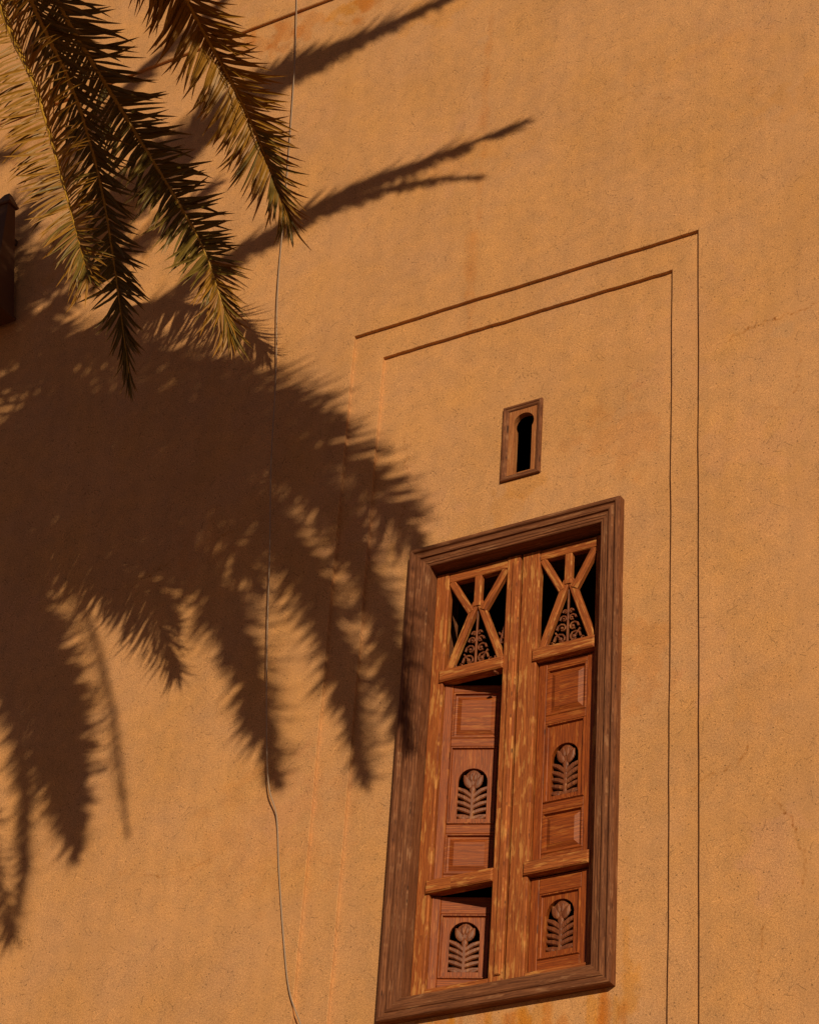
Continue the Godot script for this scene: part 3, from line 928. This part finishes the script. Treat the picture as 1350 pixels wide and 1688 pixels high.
func make_palm():
	var crown := Vector3(-1.24, 12.91, 4.0)
	var palm := Node3D.new()
	palm.name = "date_palm"
	palm.position = Vector3(-1.30, 0.0, 4.1)
	add_child(palm)
	tag(palm, "date palm whose golden arching fronds hang in front of the wall at upper left", "palm tree")
	var here := palm.position
	# trunk with old leaf bases
	var st := begin()
	var up := []
	for i in 24:
		var f := i / 23.0
		up.append(Vector3(0.0, 0.0, 0.0).lerp(crown - here - Vector3(0, 0.25, 0), f) + Vector3(0.06 * sin(f * 5.0), 0, 0.05 * sin(f * 4.0)))
	tube(st, up, func(t): return 0.26 - 0.07 * t + 0.06 * exp(-t * 14.0) + 0.05 * exp(-(1.0 - t) * 10.0), 14)
	var rng := RandomNumberGenerator.new()
	rng.seed = 21
	for i in 260:
		var f := i / 260.0
		var a := i * 2.39996
		var c: Vector3 = Vector3.ZERO.lerp(crown - here - Vector3(0, 0.25, 0), f) + Vector3(0.06 * sin(f * 5.0), 0, 0.05 * sin(f * 4.0))
		var r := 0.25 - 0.07 * f + 0.06 * exp(-f * 14.0) + 0.05 * exp(-(1.0 - f) * 10.0)
		var o := Vector3(cos(a), 0, sin(a))
		var s := Vector3(-sin(a), 0, cos(a)) * 0.075
		var p0 := c + o * (r - 0.02)
		var tip := c + o * (r + rng.randf_range(0.035, 0.06)) + Vector3(0, 0.10, 0)
		for t in [[p0 - s, p0 + s, tip], [p0 - s, tip, p0 - s * 0.4 + Vector3(0, 0.16, 0)], [p0 + s, p0 + s * 0.4 + Vector3(0, 0.16, 0), tip]]:
			for q in t:
				st.set_uv(Vector2(q.x + q.z, q.y))
				st.add_vertex(q)
	done("trunk", st, M.bark, palm)
	var blades := [blade(0.10, 0.0, 0.3), blade(0.22, 0.08, -0.4), blade(0.05, -0.06, 0.5), blade(0.30, 0.12, 0.2), blade(0.16, -0.1, -0.2), blade(-0.06, 0.05, 0.6)]
	# each: name for the eye only, the midrib from the crown to the tip, the way its upper side faces, leaflet length
	var list := [
		["V1", [Vector3(-1.24, 12.91, 4.00), Vector3(-1.39, 11.35, 3.45), Vector3(-1.22, 10.54, 3.14), Vector3(-0.92, 9.91, 3.12), Vector3(-0.67, 9.26, 3.10), Vector3(-0.45, 8.64, 3.06)], Vector3(0.18, -0.55, 0.82), 0.25],
		["V2", [Vector3(-1.24, 12.91, 4.00), Vector3(-1.50, 11.75, 3.10), Vector3(-1.40, 11.18, 2.60), Vector3(-1.24, 10.72, 2.15), Vector3(-0.99, 10.18, 1.85), Vector3(-0.87, 9.89, 1.74), Vector3(-0.74, 9.45, 1.65)], Vector3(0.45, -0.55, 0.70), 0.30],
		["V3", [Vector3(-1.24, 12.91, 4.00), Vector3(-1.51, 12.44, 2.60), Vector3(-1.46, 12.26, 1.75), Vector3(-1.41, 12.02, 1.35), Vector3(-1.32, 11.71, 1.05), Vector3(-1.27, 11.44, 0.82), Vector3(-1.19, 11.12, 0.68)], Vector3(0.18, -0.55, 0.82), 0.35],
		["V4", [Vector3(-1.24, 12.91, 4.00), Vector3(-1.27, 11.34, 3.40), Vector3(-1.21, 10.78, 3.00), Vector3(-1.13, 10.39, 2.65), Vector3(-1.08, 9.97, 2.40), Vector3(-0.99, 9.44, 2.28), Vector3(-0.88, 8.85, 2.20)], Vector3(0.45, -0.55, 0.70), 0.25],
		["A1", [Vector3(-1.24, 12.91, 4.00), Vector3(0.43, 13.26, 4.30), Vector3(1.31, 13.53, 4.20), Vector3(1.88, 13.61, 3.90), Vector3(2.22, 13.51, 3.60), Vector3(2.59, 13.40, 3.30)], Vector3(0.46, -0.42, 0.78), 0.20],
		["A2", [Vector3(-1.24, 12.91, 4.00), Vector3(0.06, 13.02, 4.00), Vector3(1.03, 13.31, 3.80), Vector3(1.56, 13.34, 3.50), Vector3(1.91, 13.16, 3.20), Vector3(2.12, 12.95, 3.00)], Vector3(0.32, -0.37, 0.87), 0.13],
		["B1", [Vector3(-1.24, 12.91, 4.00), Vector3(0.56, 13.00, 4.40), Vector3(1.56, 12.52, 4.30), Vector3(2.05, 11.77, 4.00), Vector3(2.24, 11.10, 3.70), Vector3(2.22, 10.68, 3.40)], Vector3(0.60, 0.33, 0.73), 0.36],
		["C1", [Vector3(-1.24, 12.91, 4.00), Vector3(0.77, 12.80, 4.60), Vector3(1.88, 12.07, 4.60), Vector3(2.25, 11.14, 4.30), Vector3(2.34, 10.27, 4.00), Vector3(2.22, 9.51, 3.70)], Vector3(-0.07, 0.06, 1.00), 0.30],
		["C2", [Vector3(-1.24, 12.91, 4.00), Vector3(0.74, 12.95, 4.60), Vector3(1.94, 12.28, 4.50), Vector3(2.50, 11.35, 4.30), Vector3(2.56, 10.51, 4.00), Vector3(2.55, 9.64, 3.80)], Vector3(-0.07, 0.08, 0.99), 0.26],
		["D1", [Vector3(-1.24, 12.91, 4.00), Vector3(0.36, 12.74, 4.60), Vector3(1.49, 11.80, 4.60), Vector3(1.80, 10.91, 4.30), Vector3(1.77, 10.22, 4.00), Vector3(1.67, 9.56, 3.70)], Vector3(-0.07, 0.07, 1.00), 0.30],
		["E1", [Vector3(-1.24, 12.91, 4.00), Vector3(0.28, 12.40, 4.60), Vector3(0.90, 11.46, 4.60), Vector3(0.98, 10.60, 4.30), Vector3(0.97, 10.01, 4.10), Vector3(0.92, 9.48, 3.90)], Vector3(-0.08, 0.09, 0.99), 0.13],
		["G1", [Vector3(-1.24, 12.91, 4.00), Vector3(-0.07, 12.28, 4.60), Vector3(0.37, 11.40, 4.50), Vector3(0.55, 10.74, 4.30), Vector3(0.66, 10.18, 4.20), Vector3(0.74, 9.60, 4.10)], Vector3(0.60, 0.33, 0.73), 0.30],
		["G3", [Vector3(-1.24, 12.91, 4.00), Vector3(-0.11, 12.23, 4.70), Vector3(0.20, 11.60, 4.60), Vector3(0.53, 11.03, 4.50), Vector3(0.66, 10.36, 4.30), Vector3(0.67, 9.78, 4.10)], Vector3(0.60, 0.33, 0.73), 0.26],
		["G2", [Vector3(-1.24, 12.91, 4.00), Vector3(-0.08, 12.26, 4.90), Vector3(0.24, 11.63, 4.80), Vector3(0.56, 10.99, 4.70), Vector3(0.65, 10.26, 4.50), Vector3(0.58, 9.55, 4.30), Vector3(0.47, 9.19, 4.20)], Vector3(-0.09, 0.13, 0.99), 0.16],
		["M1", [Vector3(-1.24, 12.91, 4.00), Vector3(0.24, 12.41, 4.20), Vector3(0.99, 12.22, 4.00), Vector3(1.43, 11.70, 3.70), Vector3(1.51, 11.18, 3.40)], Vector3(0.60, 0.33, 0.73), 0.36],
		["M2", [Vector3(-1.24, 12.91, 4.00), Vector3(0.03, 12.29, 4.20), Vector3(0.61, 11.81, 4.00), Vector3(1.02, 11.32, 3.70), Vector3(1.15, 10.71, 3.40)], Vector3(0.60, 0.33, 0.73), 0.40],
		["M3", [Vector3(-1.24, 12.91, 4.00), Vector3(-0.23, 13.40, 4.40), Vector3(0.77, 13.12, 4.40), Vector3(1.49, 12.40, 4.10), Vector3(1.78, 11.92, 3.80)], Vector3(0.60, 0.33, 0.73), 0.32],
		["M4", [Vector3(-1.24, 12.91, 4.00), Vector3(-0.40, 12.37, 4.00), Vector3(0.11, 11.64, 3.80), Vector3(0.26, 10.93, 3.50)], Vector3(0.60, 0.33, 0.73), 0.42],
		["M5", [Vector3(-1.24, 12.91, 4.00), Vector3(-0.72, 13.13, 3.80), Vector3(-0.37, 12.90, 3.50), Vector3(0.07, 12.49, 3.20)], Vector3(0.60, 0.33, 0.73), 0.26],
		["M6", [Vector3(-1.24, 12.91, 4.00), Vector3(-1.23, 13.60, 4.00), Vector3(-1.00, 14.00, 3.90), Vector3(-0.87, 14.46, 3.80)], Vector3(0.60, 0.33, 0.73), 0.30],
		["M6b", [Vector3(-1.24, 12.91, 4.00), Vector3(-1.22, 13.15, 3.80), Vector3(-1.06, 13.45, 3.60), Vector3(-0.80, 13.69, 3.50)], Vector3(0.60, 0.33, 0.73), 0.26],
		["M6c", [Vector3(-1.24, 12.91, 4.00), Vector3(-1.28, 14.17, 4.20), Vector3(-1.22, 14.71, 4.10), Vector3(-1.06, 15.07, 4.00), Vector3(-0.88, 15.03, 3.90)], Vector3(0.60, 0.33, 0.73), 0.30],
		["M6d", [Vector3(-1.24, 12.91, 4.00), Vector3(-1.08, 13.34, 4.00), Vector3(-1.16, 13.83, 3.80), Vector3(-1.13, 14.09, 3.60)], Vector3(0.60, 0.33, 0.73), 0.32],
		["M9", [Vector3(-1.24, 12.91, 4.00), Vector3(-1.04, 13.11, 4.10), Vector3(-0.84, 13.20, 3.90), Vector3(-0.68, 13.19, 3.70), Vector3(-0.42, 13.04, 3.60)], Vector3(0.60, 0.33, 0.73), 0.30],
		["M10", [Vector3(-1.24, 12.91, 4.00), Vector3(-1.14, 14.02, 4.20), Vector3(-0.98, 14.30, 4.10), Vector3(-0.67, 14.12, 4.00), Vector3(-0.52, 13.66, 3.80)], Vector3(0.60, 0.33, 0.73), 0.28],
		["M7", [Vector3(-1.24, 12.91, 4.00), Vector3(-0.66, 12.26, 4.00), Vector3(-0.34, 11.59, 3.80), Vector3(-0.26, 10.88, 3.60)], Vector3(0.60, 0.33, 0.73), 0.36],
		["M8", [Vector3(-1.24, 12.91, 4.00), Vector3(-0.23, 12.46, 4.20), Vector3(0.58, 11.99, 4.00), Vector3(1.34, 11.35, 3.70)], Vector3(0.60, 0.33, 0.73), 0.42],
		["N1", [Vector3(-1.24, 12.91, 4.00), Vector3(-0.54, 12.18, 3.80), Vector3(-0.05, 11.53, 3.50), Vector3(0.16, 10.92, 3.20), Vector3(0.27, 10.44, 3.00)], Vector3(0.60, 0.33, 0.73), 0.38],
		["T1", [Vector3(-1.24, 12.91, 4.00), Vector3(0.12, 14.13, 4.60), Vector3(1.11, 14.83, 4.80), Vector3(1.71, 15.07, 4.60), Vector3(2.09, 15.06, 4.30), Vector3(2.62, 15.01, 4.00)], Vector3(0.52, -0.43, 0.73), 0.24],
		["T2", [Vector3(-1.24, 12.91, 4.00), Vector3(0.13, 14.13, 4.40), Vector3(1.08, 14.82, 4.50), Vector3(1.42, 14.95, 4.20), Vector3(1.84, 14.94, 4.00)], Vector3(0.60, 0.33, 0.73), 0.24],
		["T3", [Vector3(-1.24, 12.91, 4.00), Vector3(-0.40, 13.71, 4.00), Vector3(0.17, 14.06, 4.00), Vector3(0.44, 14.33, 3.80), Vector3(0.59, 14.42, 3.50)], Vector3(0.83, -0.34, 0.44), 0.25],
		["T4", [Vector3(-1.24, 12.91, 4.00), Vector3(-0.65, 13.26, 3.80), Vector3(-0.32, 13.47, 3.50), Vector3(0.00, 13.60, 3.30), Vector3(0.19, 13.68, 3.10)], Vector3(0.72, -0.41, 0.56), 0.24],
		["T5", [Vector3(-1.24, 12.91, 4.00), Vector3(-0.40, 14.32, 4.40), Vector3(0.36, 15.35, 4.60), Vector3(0.87, 15.75, 4.40), Vector3(1.26, 15.98, 4.20)], Vector3(0.55, -0.83, -0.08), 0.25],
	]
	var singles := 300
	for i in list.size():
		singles = frond(palm, here, list[i], blades, i, singles)

func frond(palm: Node, here: Vector3, f: Array, blades: Array, index: int, singles: int) -> int:
	var rng := RandomNumberGenerator.new()
	rng.seed = 1000 + index
	var pts := []
	for p in f[1]: pts.append(p - here)
	var path := smooth_path(pts, 12)
	var seen: bool = f[0].begins_with("V")
	var st := begin()
	st.set_smooth_group(0)
	tube(st, path, func(t): return lerpf(0.030, 0.0040, pow(t, 0.8)), 7, 0.7, f[2])
	var o := done("frond", st, M.rachis, palm)
	if seen: tag(o, {"V1": "sunlit golden frond hanging farthest left, its left leaflets almost level", "V2": "long shaded frond hanging in the middle with a splayed sunlit tip", "V3": "rightmost frond, its left half short and golden and its right half dark", "V4": "thin dark frond tip hanging between the left and middle fronds"}[f[0]])
	# lengths along the midrib
	var run := [0.0]
	for i in range(1, path.size()): run.append(run[-1] + path[i].distance_to(path[i - 1]))
	var total: float = run[-1]
	var at := total * 0.22
	var spots := []
	while at < total - 0.01:
		spots.append(at)
		at += (0.78 if seen else (0.62 if f[0][0] in "ACDGT" else 1.0)) * lerpf(0.040, 0.0135, at / total) * rng.randf_range(0.85, 1.15)
	spots.reverse()                 # from the tip, so that single leaflets are those in view
	var rest := SurfaceTool.new()
	rest.begin(Mesh.PRIMITIVE_TRIANGLES)
	var any := false
	var mats := [M.leaf_olive] if f[0] == "V4" else [M.leaf_gold, M.leaf_gold, M.leaf_olive, M.leaf_dry, M.leaf_olive] if seen else [M.leaf_olive]
	var quota := 0
	var sweep: float = {"V1": 80.0, "V2": 62.0, "V3": 60.0, "V4": 50.0}.get(f[0], 60.0)
	if seen: quota = {"V1": 110, "V2": 74, "V3": 92, "V4": 24}[f[0]]
	for d in spots:
		var t: float = d / total
		var i := 0
		while i < path.size() - 2 and run[i + 1] < d: i += 1
		var k: float = (d - run[i]) / maxf(run[i + 1] - run[i], 1e-5)
		var p: Vector3 = path[i].lerp(path[i + 1], k)
		var dir: Vector3 = (path[i + 1] - path[i]).normalized()
		var s := dir.cross(f[2]).normalized()
		var n := s.cross(dir).normalized()
		for side in [-1.0, 1.0]:
			if rng.randf() < 0.03: continue
			var open := deg_to_rad((sweep - 6.0 * t if seen else lerpf(64.0, 50.0, t) if f[0][0] != "A" else 36.0) - 48.0 * smoothstep(0.86, 1.0, t) + rng.randf_range(-8.0, 8.0))
			var lift := deg_to_rad((lerpf(46.0, 38.0, t) if seen else lerpf(36.0, 28.0, t)) + rng.randf_range(-12.0, 11.0))
			var out: Vector3 = (s * side * cos(lift) + n * sin(lift)).normalized()
			var y: Vector3 = (dir * cos(open) + out * sin(open)).normalized()
			y = (y + Vector3(0, -0.09 if seen else -0.32, 0)).normalized()
			var z: Vector3 = (n * cos(lift) - s * side * sin(lift)).normalized()
			var x: Vector3 = y.cross(z).normalized()
			z = x.cross(y)
			var roll := rng.randf_range(-0.35, 0.35)
			var long: float = f[3] * (0.55 + 0.55 * sin(PI * clampf(0.12 + 0.78 * t, 0.0, 1.0))) * rng.randf_range(0.86, 1.10)
			var broad := long * rng.randf_range(0.8, 1.25) * (1.25 if seen else (2.4 if f[0][0] in "ACDGT" else 1.35))
			var b := Basis(x, y, z).rotated(y, roll)
			var tr := Transform3D(b * Basis.from_scale(Vector3(broad, long, broad)), p)
			var mesh: Mesh = blades[rng.randi() % blades.size()]
			var mat: Material = mats[rng.randi() % mats.size()]
			if quota > 0 and singles > 0:
				var l := MeshInstance3D.new()
				l.name = "leaflet" if quota < 0 else numbered_leaf(o)
				l.mesh = mesh
				l.material_override = mat
				l.transform = tr
				o.add_child(l, true)
				quota -= 1
				singles -= 1
			else:
				rest.append_from(mesh, 0, tr)
				any = true
	if any:
		var l := MeshInstance3D.new()
		l.name = "leaflets"
		l.mesh = rest.commit()
		l.material_override = M.leaf_gold if f[0] in ["V1", "V3"] else M.leaf_olive
		l.set_meta("kind", "stuff")
		o.add_child(l, true)
	return singles

func numbered_leaf(o: Node) -> String:
	var n := o.get_child_count()
	return "leaflet" if n == 0 else "leaflet_%03d" % n
